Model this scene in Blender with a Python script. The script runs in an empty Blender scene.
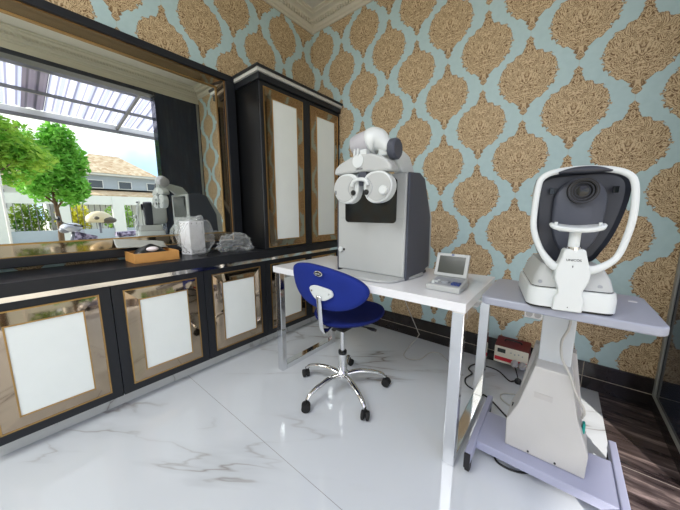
import bpy, bmesh, math, random
from mathutils import Vector, Matrix, noise
random.seed(7)
PI = math.pi
sc = bpy.context.scene
COL = sc.collection

# ------------------------------------------------------------------ helpers
class MB:
    """collects shapes into one bmesh"""
    def __init__(s): s.bm = bmesh.new()
    def box(s, x0, x1, y0, y1, z0, z1):
        v = [s.bm.verts.new(p) for p in ((x0,y0,z0),(x1,y0,z0),(x1,y1,z0),(x0,y1,z0),(x0,y0,z1),(x1,y0,z1),(x1,y1,z1),(x0,y1,z1))]
        for f in ((0,3,2,1),(4,5,6,7),(0,1,5,4),(1,2,6,5),(2,3,7,6),(3,0,4,7)):
            s.bm.faces.new([v[i] for i in f])
        return s
    def poly(s, pts):
        s.bm.faces.new([s.bm.verts.new(p) for p in pts]); return s
    def prism(s, pts, vec):
        """closed polygon pts (3d) extruded along vec"""
        vec = Vector(vec)
        a = [s.bm.verts.new(p) for p in pts]; b = [s.bm.verts.new(Vector(p)+vec) for p in pts]
        n = len(a)
        s.bm.faces.new(a); s.bm.faces.new(list(reversed(b)))
        for i in range(n): s.bm.faces.new((a[i], b[i], b[(i+1)%n], a[(i+1)%n]))
        return s
    def loft(s, rings, cap=True):
        R = [[s.bm.verts.new(p) for p in r] for r in rings]
        n = len(R[0])
        for a, b in zip(R, R[1:]):
            for i in range(n): s.bm.faces.new((a[i], a[(i+1)%n], b[(i+1)%n], b[i]))
        if cap: s.bm.faces.new(list(reversed(R[0]))); s.bm.faces.new(R[-1])
        return s
    def tube(s, pts, r, n=10, cap=True, flat=None):
        pts = [Vector(p) for p in pts]; rs = r if isinstance(r, list) else [r]*len(pts)
        up = None; rings = []
        for i, p in enumerate(pts):
            t = (pts[min(i+1, len(pts)-1)] - pts[max(i-1, 0)]).normalized()
            if up is None:
                up = Vector((0,0,1)) if abs(t.z) < .9 else Vector((0,1,0))
                if flat is not None: up = Vector(flat)
            sd = t.cross(up)
            if sd.length < 1e-5: sd = t.orthogonal()
            sd.normalize(); u = sd.cross(t).normalized()
            if flat is None: up = u
            k = rs[i]
            a, b = (k if isinstance(k, tuple) else (k, k))
            rings.append([p + sd*(math.cos(2*PI*j/n)*a) + u*(math.sin(2*PI*j/n)*b) for j in range(n)])
        return s.loft(rings, cap)
    def lathe(s, prof, c=(0,0,0), axis='z', n=28, e=1.0):
        """profile [(r,h)] turned about axis through c"""
        rings = []
        for r, h in prof:
            ring = []
            for j in range(n):
                a = 2*PI*j/n; q = (r*math.cos(a), e*r*math.sin(a), h)
                if axis == 'y': q = (q[0], -q[2], q[1])
                elif axis == 'x': q = (q[2], q[0], q[1])
                ring.append((c[0]+q[0], c[1]+q[1], c[2]+q[2]))
            rings.append(ring)
        return s.loft(rings)
    def ball(s, c, r, sub=2, f=None):
        g = bmesh.ops.create_icosphere(s.bm, subdivisions=sub, radius=1)
        rr = r if isinstance(r, (tuple, list)) else (r, r, r)
        for v in g['verts']:
            p = Vector((v.co.x*rr[0], v.co.y*rr[1], v.co.z*rr[2]))
            if f: p = f(p)
            v.co = p + Vector(c)
        return s
    def xf(s, m):
        bmesh.ops.transform(s.bm, matrix=m, verts=s.bm.verts); return s

MATS = {}
def obj(name, mb, mat, parent=None, smooth=False, bevel=0, seg=2, sub=0, world=True):
    """links the collected shapes as ONE mesh object; world=True: coordinates are scene coordinates"""
    bmesh.ops.recalc_face_normals(mb.bm, faces=mb.bm.faces)
    if parent is not None and world:
        r = parent
        while r.parent: r = r.parent
        bmesh.ops.translate(mb.bm, vec=-Vector(r.location), verts=mb.bm.verts)
    me = bpy.data.meshes.new(name); mb.bm.to_mesh(me); mb.bm.free()
    o = bpy.data.objects.new(name, me); COL.objects.link(o)
    if mat: me.materials.append(MATS[mat] if isinstance(mat, str) else mat)
    if parent is not None: o.parent = parent
    if smooth:
        for p in me.polygons: p.use_smooth = True
        if smooth != 'all':
            for e in me.edges: pass
            try: me.set_sharp_from_angle(angle=math.radians(40))
            except Exception: pass
    if bevel:
        m = o.modifiers.new('Bevel', 'BEVEL'); m.width = bevel; m.segments = seg; m.limit_method = 'ANGLE'; m.angle_limit = math.radians(40)
        m.harden_normals = False
    if sub:
        m = o.modifiers.new('Subdivision', 'SUBSURF'); m.levels = sub; m.render_levels = sub
    return o
def tag(o, label, cat, group=None, kind=None):
    if label: o['label'] = label
    if cat: o['category'] = cat
    if group: o['group'] = group
    if kind: o['kind'] = kind
    return o
def thing(name, label, cat, loc, rz=0, group=None):
    o = bpy.data.objects.new(name, None); COL.objects.link(o)
    o.location = loc; o.rotation_euler = (0,0,rz); o.empty_display_size = .05
    return tag(o, label, cat, group)
def struct(name, mb, mat, **k):
    o = obj(name, mb, mat, **k); o['kind'] = 'structure'; return o
def copy_tree(o, parent=None):
    c = o.copy(); COL.objects.link(c)
    if parent is not None: c.parent = parent
    for ch in list(o.children): copy_tree(ch, c)
    return c
def text(name, body, size, mat, parent, M, ext=.0004):
    cu = bpy.data.curves.new(name, 'FONT'); cu.body = body; cu.size = size; cu.extrude = ext; cu.align_x = 'CENTER'; cu.align_y = 'CENTER'
    t = bpy.data.objects.new(name, cu); COL.objects.link(t)
    dg = bpy.context.evaluated_depsgraph_get(); dg.update()
    me = bpy.data.meshes.new_from_object(t.evaluated_get(dg)); bpy.data.objects.remove(t)
    me.transform(M); o = bpy.data.objects.new(name, me); COL.objects.link(o); me.materials.clear(); me.materials.append(MATS[mat]); o.parent = parent
    return o
def smooth_path(pts, n=8):
    P = [Vector(p) for p in pts]; P = [P[0]*2-P[1]] + P + [P[-1]*2-P[-2]]; out = []
    for i in range(1, len(P)-2):
        a, b, c, d = P[i-1:i+3]
        for k in range(n):
            t = k/n
            out.append(.5*((2*b)+(c-a)*t+(2*a-5*b+4*c-d)*t*t+(3*b-a-3*c+d)*t*t*t))
    return out + [P[-2]]
def closed_spline(pts, n=6):
    P = [Vector(p) for p in pts]; N = len(P); out = []
    for i in range(N):
        a, b, c, d = P[i-1], P[i], P[(i+1)%N], P[(i+2)%N]
        for k in range(n):
            t = k/n
            out.append(.5*((2*b)+(c-a)*t+(2*a-5*b+4*c-d)*t*t+(3*b-a-3*c+d)*t*t*t))
    return out
def rrect(x0, x1, y0, y1, r, n=5):
    out = []
    for cx, cy, a0 in ((x1-r,y1-r,0),(x0+r,y1-r,90),(x0+r,y0+r,180),(x1-r,y0+r,270)):
        for k in range(n+1):
            a = math.radians(a0+90*k/n); out.append((cx+r*math.cos(a), cy+r*math.sin(a)))
    return out

# ------------------------------------------------------------------ materials
def s2l(c):
    return tuple(((v/255)/12.92 if v/255 <= .04045 else ((v/255+.055)/1.055)**2.4) for v in c) + (1,)
def newmat(name):
    m = bpy.data.materials.new(name); m.use_nodes = True; MATS[name] = m
    return m, m.node_tree.nodes, m.node_tree.links, m.node_tree.nodes['Principled BSDF']
def mat(name, rgb, rough=.5, metal=0, spec=.5, bump=0, bscale=200, var=0, vscale=8, coat=0, lin=None):
    m, N, L, b = newmat(name)
    c = lin + (1,) if lin else s2l(rgb)
    b.inputs['Base Color'].default_value = c
    b.inputs['Roughness'].default_value = rough; b.inputs['Metallic'].default_value = metal
    b.inputs['Specular IOR Level'].default_value = spec; b.inputs['Coat Weight'].default_value = coat
    tc = N.new('ShaderNodeTexCoord')
    nz = N.new('ShaderNodeTexNoise'); nz.inputs['Scale'].default_value = vscale; nz.inputs['Detail'].default_value = 4
    L.new(tc.outputs['Object'], nz.inputs['Vector'])
    v = var or .015
    mr = N.new('ShaderNodeMapRange'); mr.inputs[1].default_value = .3; mr.inputs[2].default_value = .7
    mr.inputs[3].default_value = 1-v; mr.inputs[4].default_value = 1+v
    L.new(nz.outputs['Fac'], mr.inputs[0])
    mx = N.new('ShaderNodeMix'); mx.data_type = 'RGBA'; mx.blend_type = 'MULTIPLY'; mx.inputs[0].default_value = 1
    mx.inputs[6].default_value = c; L.new(mr.outputs[0], mx.inputs[7]); L.new(mx.outputs[2], b.inputs['Base Color'])
    if bump:
        n2 = N.new('ShaderNodeTexNoise'); n2.inputs['Scale'].default_value = bscale; L.new(tc.outputs['Object'], n2.inputs['Vector'])
        bp = N.new('ShaderNodeBump'); bp.inputs['Strength'].default_value = bump; bp.inputs['Distance'].default_value = .002
        L.new(n2.outputs['Fac'], bp.inputs['Height']); L.new(bp.outputs['Normal'], b.inputs['Normal'])
    return m
mat('black_wood', (30,32,37), .34, spec=.35, bump=.05, bscale=60, var=.06)
mat('black_wood_matt', (17,18,20), .4, spec=.2, var=.06)
mat('white_panel', (238,243,240), .25)
mat('bronze_mirror', None, .04, 1, lin=(.40,.32,.235))
mat('gold', None, .3, 1, lin=(.45,.28,.11))
mat('mirror_glass', None, .0, 1, lin=(.84,.88,.85))
mat('chrome', None, .08, 1, lin=(.8,.8,.8))
mat('steel', None, .1, 1, lin=(.74,.75,.77))
mat('silver_trim', (198,197,190), .35)
mat('white_gloss', (232,233,236), .12)
mat('light_grey', (182,185,184), .4)
mat('white_plastic', (212,217,217), .35)
mat('lilac_grey', (178,177,182), .35)
mat('slate', (70,74,86), .45, bump=.15, bscale=700)
mat('slate_dark', (48,51,60), .35)
mat('black_glass', (20,23,25), .12)
mat('black_plastic', (18,18,20), .45)
mat('rubber', (22,22,23), .7)
mat('blue_fabric', (22,42,126), .75, spec=.25, bump=.25, bscale=900, var=.05)
mat('blue_shaded', (18,32,100), .8, spec=.2, bump=.25, bscale=900)  # darker copy of the chair fabric, shade on the seat put into its colour
mat('table_lavender', (158,162,176), .35)
mat('frame_lavender', (160,163,186), .4)
mat('housing_beige', (190,189,187), .5, bump=.2, bscale=900)
mat('column_white', (205,210,214), .35)
mat('ivory', (222,217,200), .45)
mat('stab_red', (98,20,26), .4)
mat('stripe_red', (190,30,48), .45)
mat('lcd', (62,66,62), .15)
mat('key_grey', (150,154,160), .5)
mat('key_blue', (52,70,130), .5)
mat('teal', (20,150,140), .4)
mat('label_grey', (182,180,178), .6)
mat('cord_white', (184,182,176), .5)
mat('cord_black', (20,20,22), .5)
mat('tan_wood', (205,150,84), .5, var=.08, vscale=12)
mat('plaster', (206,200,182), .6)
mat('ceiling_paint', (205,202,192), .7)
mat('socket_white', (235,235,232), .4)
mat('mouse_white', (235,225,228), .3)
mat('grey_film', (168,170,164), .3)
mat('bark', (96,76,58), .9, bump=.5, bscale=40)
mat('house_wall', (176,186,196), .8)
mat('house_white', (226,228,226), .8)
mat('house_glass', (70,80,90), .15)
mat('paving', (196,186,166), .85)
mat('scooter_white', (182,187,196), .25)
mat('scooter_grey', (120,124,136), .35)
mat('helmet_cream', (226,214,176), .3)
mat('helmet_patch', (92,86,70), .4)
mat('post_white', (226,226,220), .5)
mat('fence_white', (228,230,226), .7)
mat('awning_steel', (112,112,112), .5)
mat('leaf_yellow', (206,200,40), .6, var=.2)
mat('skin_brown', (150,84,66), .6)

def wallpaper(name, axis, u0, z0):
    """damask medallions on an ogee lattice; axis 0: along x, 1: along y"""
    m, N, L, b = newmat(name)
    PU, PV = .5077, .4955
    tc = N.new('ShaderNodeTexCoord'); sp = N.new('ShaderNodeSeparateXYZ'); L.new(tc.outputs['Object'], sp.inputs[0])
    def M(op, a, c=None, d=None):
        n = N.new('ShaderNodeMath'); n.operation = op
        for i, q in enumerate((a, c, d)):
            if q is None: continue
            if isinstance(q, (int, float)): n.inputs[i].default_value = q
            else: L.new(q, n.inputs[i])
        return n.outputs[0]
    U = M('DIVIDE', M('SUBTRACT', sp.outputs[axis], u0), PU)
    V = M('DIVIDE', M('SUBTRACT', sp.outputs[2], z0), PV)
    # ragged, curly outline
    def cell(du, dv):
        fu = M('ABSOLUTE', M('SUBTRACT', M('FRACT', M('ADD', U, .5+du)), .5))
        fv = M('FRACT', M('ADD', V, dv))
        cv = N.new('ShaderNodeCombineXYZ'); L.new(fu, cv.inputs[0]); L.new(fv, cv.inputs[1])
        nz = N.new('ShaderNodeTexNoise'); nz.inputs['Scale'].default_value = 20; nz.inputs['Detail'].default_value = 3
        L.new(cv.outputs[0], nz.inputs['Vector'])
        fc = N.new('ShaderNodeFloatCurve'); c = fc.mapping.curves[0]
        prof = [(0,0),(.02,.0),(.04,.025),(.07,.05),(.09,.035),(.12,.06),(.15,.055),(.18,.10),(.22,.16),(.26,.205),(.31,.24),(.37,.285),(.44,.30),(.52,.305),(.60,.285),(.66,.265),(.70,.24),(.735,.16),(.765,.135),(.79,.07),(.82,.07),(.84,.04),(.87,.055),(.89,.03),(.92,.045),(.94,.02),(.965,.0),(1,0)]
        c.points[0].location = prof[0]; c.points[1].location = prof[-1]
        for p in prof[1:-1]: c.points.new(*p)
        for p in c.points: p.handle_type = 'VECTOR'
        fc.mapping.update(); L.new(fv, fc.inputs['Value'])
        w = M('ADD', fc.outputs[0], M('MULTIPLY', M('SUBTRACT', nz.outputs['Fac'], .5), M('MINIMUM', M('MULTIPLY', fc.outputs[0], 1.2), .16)))
        d = M('SUBTRACT', w, fu)
        mk = N.new('ShaderNodeMapRange'); mk.inputs[1].default_value = -.004; mk.inputs[2].default_value = .006; L.new(d, mk.inputs[0])
        # scrolls: distorted rings inside, mirrored about the axis of the medallion
        ad = N.new('ShaderNodeTexNoise'); ad.inputs['Scale'].default_value = 7; ad.inputs['Detail'].default_value = 2
        L.new(cv.outputs[0], ad.inputs['Vector'])
        vm = N.new('ShaderNodeVectorMath'); vm.operation = 'SCALE'; L.new(ad.outputs['Color'], vm.inputs[0]); vm.inputs['Scale'].default_value = .22
        va = N.new('ShaderNodeVectorMath'); va.operation = 'ADD'; L.new(cv.outputs[0], va.inputs[0]); L.new(vm.outputs[0], va.inputs[1])
        vo = N.new('ShaderNodeTexVoronoi'); vo.inputs['Scale'].default_value = 11; L.new(va.outputs[0], vo.inputs['Vector'])
        rg = M('SINE', M('MULTIPLY', vo.outputs['Distance'], 34))
        n3 = N.new('ShaderNodeTexNoise'); n3.inputs['Scale'].default_value = 55; n3.inputs['Detail'].default_value = 2; pa = M('ARCTAN2', fu, M('SUBTRACT', fv, .02)); pr = M('SQRT', M('ADD', M('MULTIPLY', fu, fu), M('MULTIPLY', fv, fv)))
        pv = N.new('ShaderNodeCombineXYZ'); L.new(M('MULTIPLY', pa, 1.0), pv.inputs[0]); L.new(M('MULTIPLY', pr, .42), pv.inputs[1])
        vb = N.new('ShaderNodeVectorMath'); vb.operation = 'ADD'; L.new(pv.outputs[0], vb.inputs[0]); L.new(vm.outputs[0], vb.inputs[1])
        L.new(vb.outputs[0], n3.inputs['Vector'])
        ln = M('ADD', M('MULTIPLY', rg, .5), M('MULTIPLY', M('SUBTRACT', n3.outputs['Fac'], .5), 3.2))
        edge = N.new('ShaderNodeMapRange'); edge.inputs[1].default_value = 0; edge.inputs[2].default_value = .018; edge.inputs[3].default_value = .6; edge.inputs[4].default_value = 0
        L.new(d, edge.inputs[0])
        return mk.outputs[0], M('ADD', ln, M('MULTIPLY', edge.outputs[0], -1))
    a, la = cell(0, 0); c, lc = cell(.5, .5)
    mask = M('MAXIMUM', a, c)
    lines = M('ADD', M('MULTIPLY', la, a), M('MULTIPLY', lc, c))
    cr = N.new('ShaderNodeValToRGB'); cr.color_ramp.elements[0].position = .28; cr.color_ramp.elements[0].color = s2l((112,86,58))
    cr.color_ramp.elements[1].position = .62; cr.color_ramp.elements[1].color = s2l((208,186,150))
    e = cr.color_ramp.elements.new(.45); e.color = s2l((176,150,114))
    L.new(M('ADD', M('MULTIPLY', lines, .34), .5), cr.inputs[0])
    n4 = N.new('ShaderNodeTexNoise'); n4.inputs['Scale'].default_value = 30; n4.inputs['Detail'].default_value = 3; L.new(tc.outputs['Object'], n4.inputs['Vector'])
    c2 = N.new('ShaderNodeValToRGB'); c2.color_ramp.elements[0].color = s2l((170,196,198)); c2.color_ramp.elements[1].color = s2l((188,211,213)); L.new(n4.outputs['Fac'], c2.inputs[0])
    mx = N.new('ShaderNodeMix'); mx.data_type = 'RGBA'; L.new(mask, mx.inputs[0]); L.new(c2.outputs[0], mx.inputs[6]); L.new(cr.outputs[0], mx.inputs[7])
    L.new(mx.outputs[2], b.inputs['Base Color']); b.inputs['Roughness'].default_value = .55; b.inputs['Specular IOR Level'].default_value = .3
    bp = N.new('ShaderNodeBump'); bp.inputs['Strength'].default_value = .25; bp.inputs['Distance'].default_value = .002
    L.new(M('ADD', M('MULTIPLY', mask, .6), M('MULTIPLY', lines, .2)), bp.inputs['Height']); L.new(bp.outputs['Normal'], b.inputs['Normal'])
wallpaper('wallpaper_back', 0, 1.392, 2.2195)
wallpaper('wallpaper_left', 1, -.897, 2.465)

def marble(name, base, vein, scale, joints=None, rough=.06, dark=False):
    m, N, L, b = newmat(name)
    tc = N.new('ShaderNodeTexCoord')
    mp = N.new('ShaderNodeMapping'); mp.inputs['Rotation'].default_value = (0,0,.2 if not dark else .15); mp.inputs['Location'].default_value = (5.3,2.2,0); mp.inputs['Scale'].default_value = (.55,2.3,1) if not dark else (1.4,9,1.4)
    m0 = N.new('ShaderNodeMapping'); m0.inputs['Rotation'].default_value = (0,0,-.62 if not dark else 0)
    L.new(tc.outputs['Object'], m0.inputs[0]); L.new(m0.outputs[0], mp.inputs[0])
    n1 = N.new('ShaderNodeTexNoise'); n1.inputs['Scale'].default_value = scale; n1.inputs['Detail'].default_value = 5 if not dark else 8; n1.inputs['Roughness'].default_value = .5 if not dark else .65; n1.inputs['Distortion'].default_value = .3
    L.new(mp.outputs[0], n1.inputs['Vector'])
    r = N.new('ShaderNodeValToRGB'); cr = r.color_ramp
    if dark:
        cr.elements[0].position = .36; cr.elements[0].color = s2l(base); cr.elements[1].position = .78; cr.elements[1].color = s2l(vein)
        e = cr.elements.new(.55); e.color = s2l(tuple((a*2+c)/3 for a, c in zip(base, vein)))
    else:
        cr.elements[0].position = .0; cr.elements[0].color = s2l(base); cr.elements[1].position = 1; cr.elements[1].color = s2l(base)
        for p, cc in ((.462, base), (.492, tuple(b_*.93 for b_ in base)), (.5, vein), (.506, tuple(b_*.93 for b_ in base)), (.534, base)):
            e = cr.elements.new(p); e.color = s2l(cc)
    L.new(n1.outputs['Fac'], r.inputs[0]); out = r.outputs[0]
    if not dark:
        n2 = N.new('ShaderNodeTexNoise'); n2.inputs['Scale'].default_value = 1.1; n2.inputs['Detail'].default_value = 3; L.new(tc.outputs['Object'], n2.inputs['Vector'])
        r2 = N.new('ShaderNodeMapRange'); r2.inputs[1].default_value = .42; r2.inputs[2].default_value = .62; L.new(n2.outputs['Fac'], r2.inputs[0])
        mx = N.new('ShaderNodeMix'); mx.data_type = 'RGBA'; L.new(r2.outputs[0], mx.inputs[0]); mx.inputs[6].default_value = s2l(base); L.new(out, mx.inputs[7]); out = mx.outputs[2]
    if joints:
        sp = N.new('ShaderNodeSeparateXYZ'); L.new(tc.outputs['Object'], sp.inputs[0])
        for ax, off, pitch, wd, colr in joints:
            s = N.new('ShaderNodeMath'); s.operation = 'SUBTRACT'; L.new(sp.outputs[ax], s.inputs[0]); s.inputs[1].default_value = off
            w = N.new('ShaderNodeMath'); w.operation = 'PINGPONG'; L.new(s.outputs[0], w.inputs[0]); w.inputs[1].default_value = pitch/2
            g = N.new('ShaderNodeMath'); g.operation = 'LESS_THAN'; L.new(w.outputs[0], g.inputs[0]); g.inputs[1].default_value = wd
            mx = N.new('ShaderNodeMix'); mx.data_type = 'RGBA'; L.new(g.outputs[0], mx.inputs[0]); L.new(out, mx.inputs[6]); mx.inputs[7].default_value = s2l(colr); out = mx.outputs[2]
    L.new(out, b.inputs['Base Color']); b.inputs['Roughness'].default_value = rough
marble('white_marble', (206,211,216), (140,134,131), .85, [(1, -1.55, 2.4, .0012, (150,150,150))])
marble('white_marble_plinth', (208,210,208), (132,124,120), 1.6)
marble('dark_marble', (34,27,28), (178,158,152), 2.2, [(1, -.625, 1.6, .002, (150,140,134))], .12, True)
marble('dark_marble_skirting', (24,20,21), (60,50,50), 2.2, None, .15, True)
marble('dark_marble_wall', (28,36,52), (58,64,78), 1.6, None, .05, True)
mat('dull_steel', (140,141,136), .4)
mat('grout', (176,166,150), .8)

def film(name, tint, opac, rough=.12):
    m, N, L, b = newmat(name); N.remove(b)
    o = N['Material Output']; t = N.new('ShaderNodeBsdfTransparent'); g = N.new('ShaderNodeBsdfPrincipled')
    g.inputs['Base Color'].default_value = s2l(tint); g.inputs['Roughness'].default_value = rough
    lw = N.new('ShaderNodeLayerWeight'); lw.inputs['Blend'].default_value = .35
    mr = N.new('ShaderNodeMapRange'); mr.inputs[3].default_value = opac; mr.inputs[4].default_value = .55; L.new(lw.outputs['Facing'], mr.inputs[0])
    mx = N.new('ShaderNodeMixShader'); L.new(mr.outputs[0], mx.inputs[0]); L.new(t.outputs[0], mx.inputs[1]); L.new(g.outputs[0], mx.inputs[2]); L.new(mx.outputs[0], o.inputs[0])
film('clear_plastic', (226,230,230), .05, .08)
film('clear_plastic_bag', (222,226,228), .09, .08)

def leafmat(name, a, b_):
    m, N, L, b = newmat(name)
    tc = N.new('ShaderNodeTexCoord'); nz = N.new('ShaderNodeTexNoise'); nz.inputs['Scale'].default_value = 3.5; nz.inputs['Detail'].default_value = 5; L.new(tc.outputs['Object'], nz.inputs['Vector'])
    r = N.new('ShaderNodeValToRGB'); r.color_ramp.elements[0].position = .35; r.color_ramp.elements[0].color = s2l(a); r.color_ramp.elements[1].position = .65; r.color_ramp.elements[1].color = s2l(b_)
    L.new(nz.outputs['Fac'], r.inputs[0]); L.new(r.outputs[0], b.inputs['Base Color']); b.inputs['Roughness'].default_value = .6
    tr = N.new('ShaderNodeBsdfTranslucent'); L.new(r.outputs[0], tr.inputs[0])
    mx = N.new('ShaderNodeMixShader'); mx.inputs[0].default_value = .45; L.new(b.outputs[0], mx.inputs[1]); L.new(tr.outputs[0], mx.inputs[2]); L.new(mx.outputs[0], N['Material Output'].inputs[0])
leafmat('leaf_bright', (96,168,52), (150,210,92))
leafmat('leaf_olive', (100,164,50), (176,208,86))
leafmat('leaf_deep', (56,110,40), (150,170,60))

def roofmat():
    m, N, L, b = newmat('roof_tile')
    tc = N.new('ShaderNodeTexCoord'); nz = N.new('ShaderNodeTexVoronoi'); nz.inputs['Scale'].default_value = 6; L.new(tc.outputs['Object'], nz.inputs['Vector'])
    r = N.new('ShaderNodeValToRGB'); r.color_ramp.elements[0].color = s2l((176,140,104)); r.color_ramp.elements[1].color = s2l((224,206,178)); L.new(nz.outputs['Color'], r.inputs[0]); L.new(r.outputs[0], b.inputs['Base Color'])
    b.inputs['Roughness'].default_value = .9
roofmat()
def sheetmat(name, col, rib, trans):
    """ribbed translucent sheet: darker rib lines every 16 cm belong to the sheet itself"""
    m, N, L, b = newmat(name); b.inputs['Roughness'].default_value = .3
    tc = N.new('ShaderNodeTexCoord'); sp = N.new('ShaderNodeSeparateXYZ'); L.new(tc.outputs['Object'], sp.inputs[0])
    p = N.new('ShaderNodeMath'); p.operation = 'PINGPONG'; L.new(sp.outputs[1], p.inputs[0]); p.inputs[1].default_value = .055
    g = N.new('ShaderNodeMapRange'); g.inputs[1].default_value = .008; g.inputs[2].default_value = .02; L.new(p.outputs[0], g.inputs[0])
    mx0 = N.new('ShaderNodeMix'); mx0.data_type = 'RGBA'; L.new(g.outputs[0], mx0.inputs[0]); mx0.inputs[6].default_value = s2l(rib); mx0.inputs[7].default_value = s2l(col)
    L.new(mx0.outputs[2], b.inputs['Base Color'])
    tr = N.new('ShaderNodeBsdfTranslucent'); L.new(mx0.outputs[2], tr.inputs[0])
    mx = N.new('ShaderNodeMixShader'); mx.inputs[0].default_value = trans; L.new(b.outputs[0], mx.inputs[1]); L.new(tr.outputs[0], mx.inputs[2]); L.new(mx.outputs[0], N['Material Output'].inputs[0])
sheetmat('sheet_clear', (214,212,236), (150,148,170), .75)
sheetmat('sheet_dark', (120,112,128), (80,76,88), .4)
def floralmat():
    m, N, L, b = newmat('floral_cloth')
    tc = N.new('ShaderNodeTexCoord'); nz = N.new('ShaderNodeTexNoise'); nz.inputs['Scale'].default_value = 16; L.new(tc.outputs['Object'], nz.inputs['Vector'])
    r = N.new('ShaderNodeValToRGB'); r.color_ramp.elements[0].position = .4; r.color_ramp.elements[0].color = s2l((58,50,74)); r.color_ramp.elements[1].position = .62; r.color_ramp.elements[1].color = s2l((168,160,186)); L.new(nz.outputs['Fac'], r.inputs[0]); L.new(r.outputs[0], b.inputs['Base Color'])
    b.inputs['Roughness'].default_value = .8
floralmat()

# ------------------------------------------------------------------ room shell
XR = 2.67           # plane of the shop front
YF = -4.6           # wall behind the camera
ZC = 3.02
struct('floor', MB().box(-.1, 2.445, YF-.1, .1, -.1, 0), 'white_marble')
struct('floor_border', MB().box(2.445, 2.83, YF-.1, .1, -.1, 0), 'dark_marble')
struct('wall_back', MB().box(-.1, 2.86, 0, .12, 0, ZC+.1), 'wallpaper_back')
struct('wall_left', MB().box(-.12, 0, YF-.1, 0, 0, ZC+.1), 'wallpaper_left')
struct('wall_front', MB().box(-.1, 2.86, YF-.12, YF, 0, ZC+.1), 'ceiling_paint')
struct('wall_right', MB().box(XR, XR+.16, -.63, 0, .088, 2.82), 'dark_marble_wall')
struct('baseboard_right', MB().box(XR-.006, XR+.16, -.63, -.013, 0, .080), 'dark_marble_skirting')
struct('trim_4', MB().box(XR-.010, XR+.16, -.63, -.013, .080, .086), 'dull_steel')
struct('wall_right_lintel', MB().box(XR, XR+.16, YF, 0, 2.82, ZC+.1).box(XR, XR+.16, YF, YF+.3, 0, 2.82), 'plaster')
struct('trim_1', MB().box(XR-.01, XR+.16, YF+.3, -.63, 2.77, 2.82), 'slate_dark', bevel=.004)
struct('trim_2', MB().box(XR-.011, XR-.0005, -.05, -.0145, .088, 2.82), 'dull_steel', bevel=.003)
struct('ceiling', MB().box(-.1, 2.86, YF-.1, .1, ZC, ZC+.1), 'ceiling_paint')
# cornice: profile swept along the four walls, small dentils under the top fillet
prof = [(0,2.895),(.012,2.895),(.014,2.915),(.028,2.922),(.034,2.935),(.048,2.965),(.075,2.985),(.105,2.992),(.108,3.004),(.13,3.008),(.13,3.021),(0,3.021)]
c = MB()
rings = []
for d, z in prof:
    rings.append([(d, YF+d, z), (XR-d, YF+d, z), (XR-d, -d, z), (d, -d, z)])
c.loft(rings + [rings[0]], cap=False)
for k in range(150):
    y = -.07 - k*.03
    if y < YF+.1: break
    for x0 in (0, 1):
        a, b_ = (.036, .062) if x0 == 0 else (XR-.062, XR-.036)
        c.box(a, b_, y-.009, y+.009, 2.945, 2.978)
for k in range(90):
    x = .07 + k*.03
    if x > XR-.07: break
    c.box(x-.009, x+.009, -.062, -.036, 2.945, 2.978)
struct('trim_3', c, 'plaster')
# dark marble skirting in two courses with a pale joint, plus a joint in the floor border
sk = struct('baseboard_back', MB().box(.26, XR-.0005, -.012, 0, 0, .177), 'dark_marble_skirting', bevel=.002)
struct('baseboard_back_joint', MB().box(.26, XR-.008, -.0135, -.011, .081, .0845).box(2.36, 2.363, -.0135, -.011, 0, .177), 'grout')
struct('baseboard_left', MB().box(.02, .27, -2.395, -.015, 0, .084), 'white_marble_plinth')

# ------------------------------------------------------------------ wall mirror
def bevel_frame(o0, i0, xo, xi, plane='x'):
    """four mitred strips between outer rect o0 and inner rect i0 = (y0,y1,z0,z1)"""
    O = [(o0[0],o0[2]),(o0[1],o0[2]),(o0[1],o0[3]),(o0[0],o0[3])]; I = [(i0[0],i0[2]),(i0[1],i0[2]),(i0[1],i0[3]),(i0[0],i0[3])]
    out = []
    for k in range(4):
        j = (k+1) % 4
        m = MB(); m.prism([(xo,)+O[k], (xo,)+O[j], (xi,)+I[j], (xi,)+I[k]], (-.004,0,0)); out.append(m)
    return out
def bead(rect, x, w=.005):
    y0, y1, z0, z1 = rect
    m = MB(); h = w
    m.box(x-h, x+h*.8, y0-h, y0+h, z0-h, z1+h).box(x-h, x+h*.8, y1-h, y1+h, z0-h, z1+h).box(x-h, x+h*.8, y0+h, y1-h, z0-h, z0+h).box(x-h, x+h*.8, y0+h, y1-h, z1-h, z1+h)
    return m
MY0, MY1 = -2.43, -.955
mir = thing('wall_mirror', 'large wall mirror in a black and gold frame above the black worktop', 'mirror', (0, (MY0+MY1)/2, .835))
fo = (MY0, MY1, .835, 2.146); so = (MY0+.08, -1.031, .885, 2.10); si = (MY0+.145, -1.096, .95, 2.036)
f = MB()
f.box(.001,.078, fo[0],fo[1], so[3],fo[3]).box(.001,.078, fo[0],fo[1], fo[2],so[2]).box(.001,.078, fo[0],so[0], so[2],so[3]).box(.001,.078, so[1],fo[1], so[2],so[3])
obj('frame', f, 'black_wood', mir, bevel=.004)
obj('mirror_glass', MB().box(.002, .045, si[0]-.002, si[1]+.002, si[2]-.002, si[3]+.002), 'mirror_glass', mir)
for m in bevel_frame(so, si, .057, .053): obj('mirror_strip', m, 'bronze_mirror', mir)
obj('gold_bead', bead(so, .058, .004), 'gold', mir); obj('gold_bead', bead(si, .052, .004), 'gold', mir)

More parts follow.
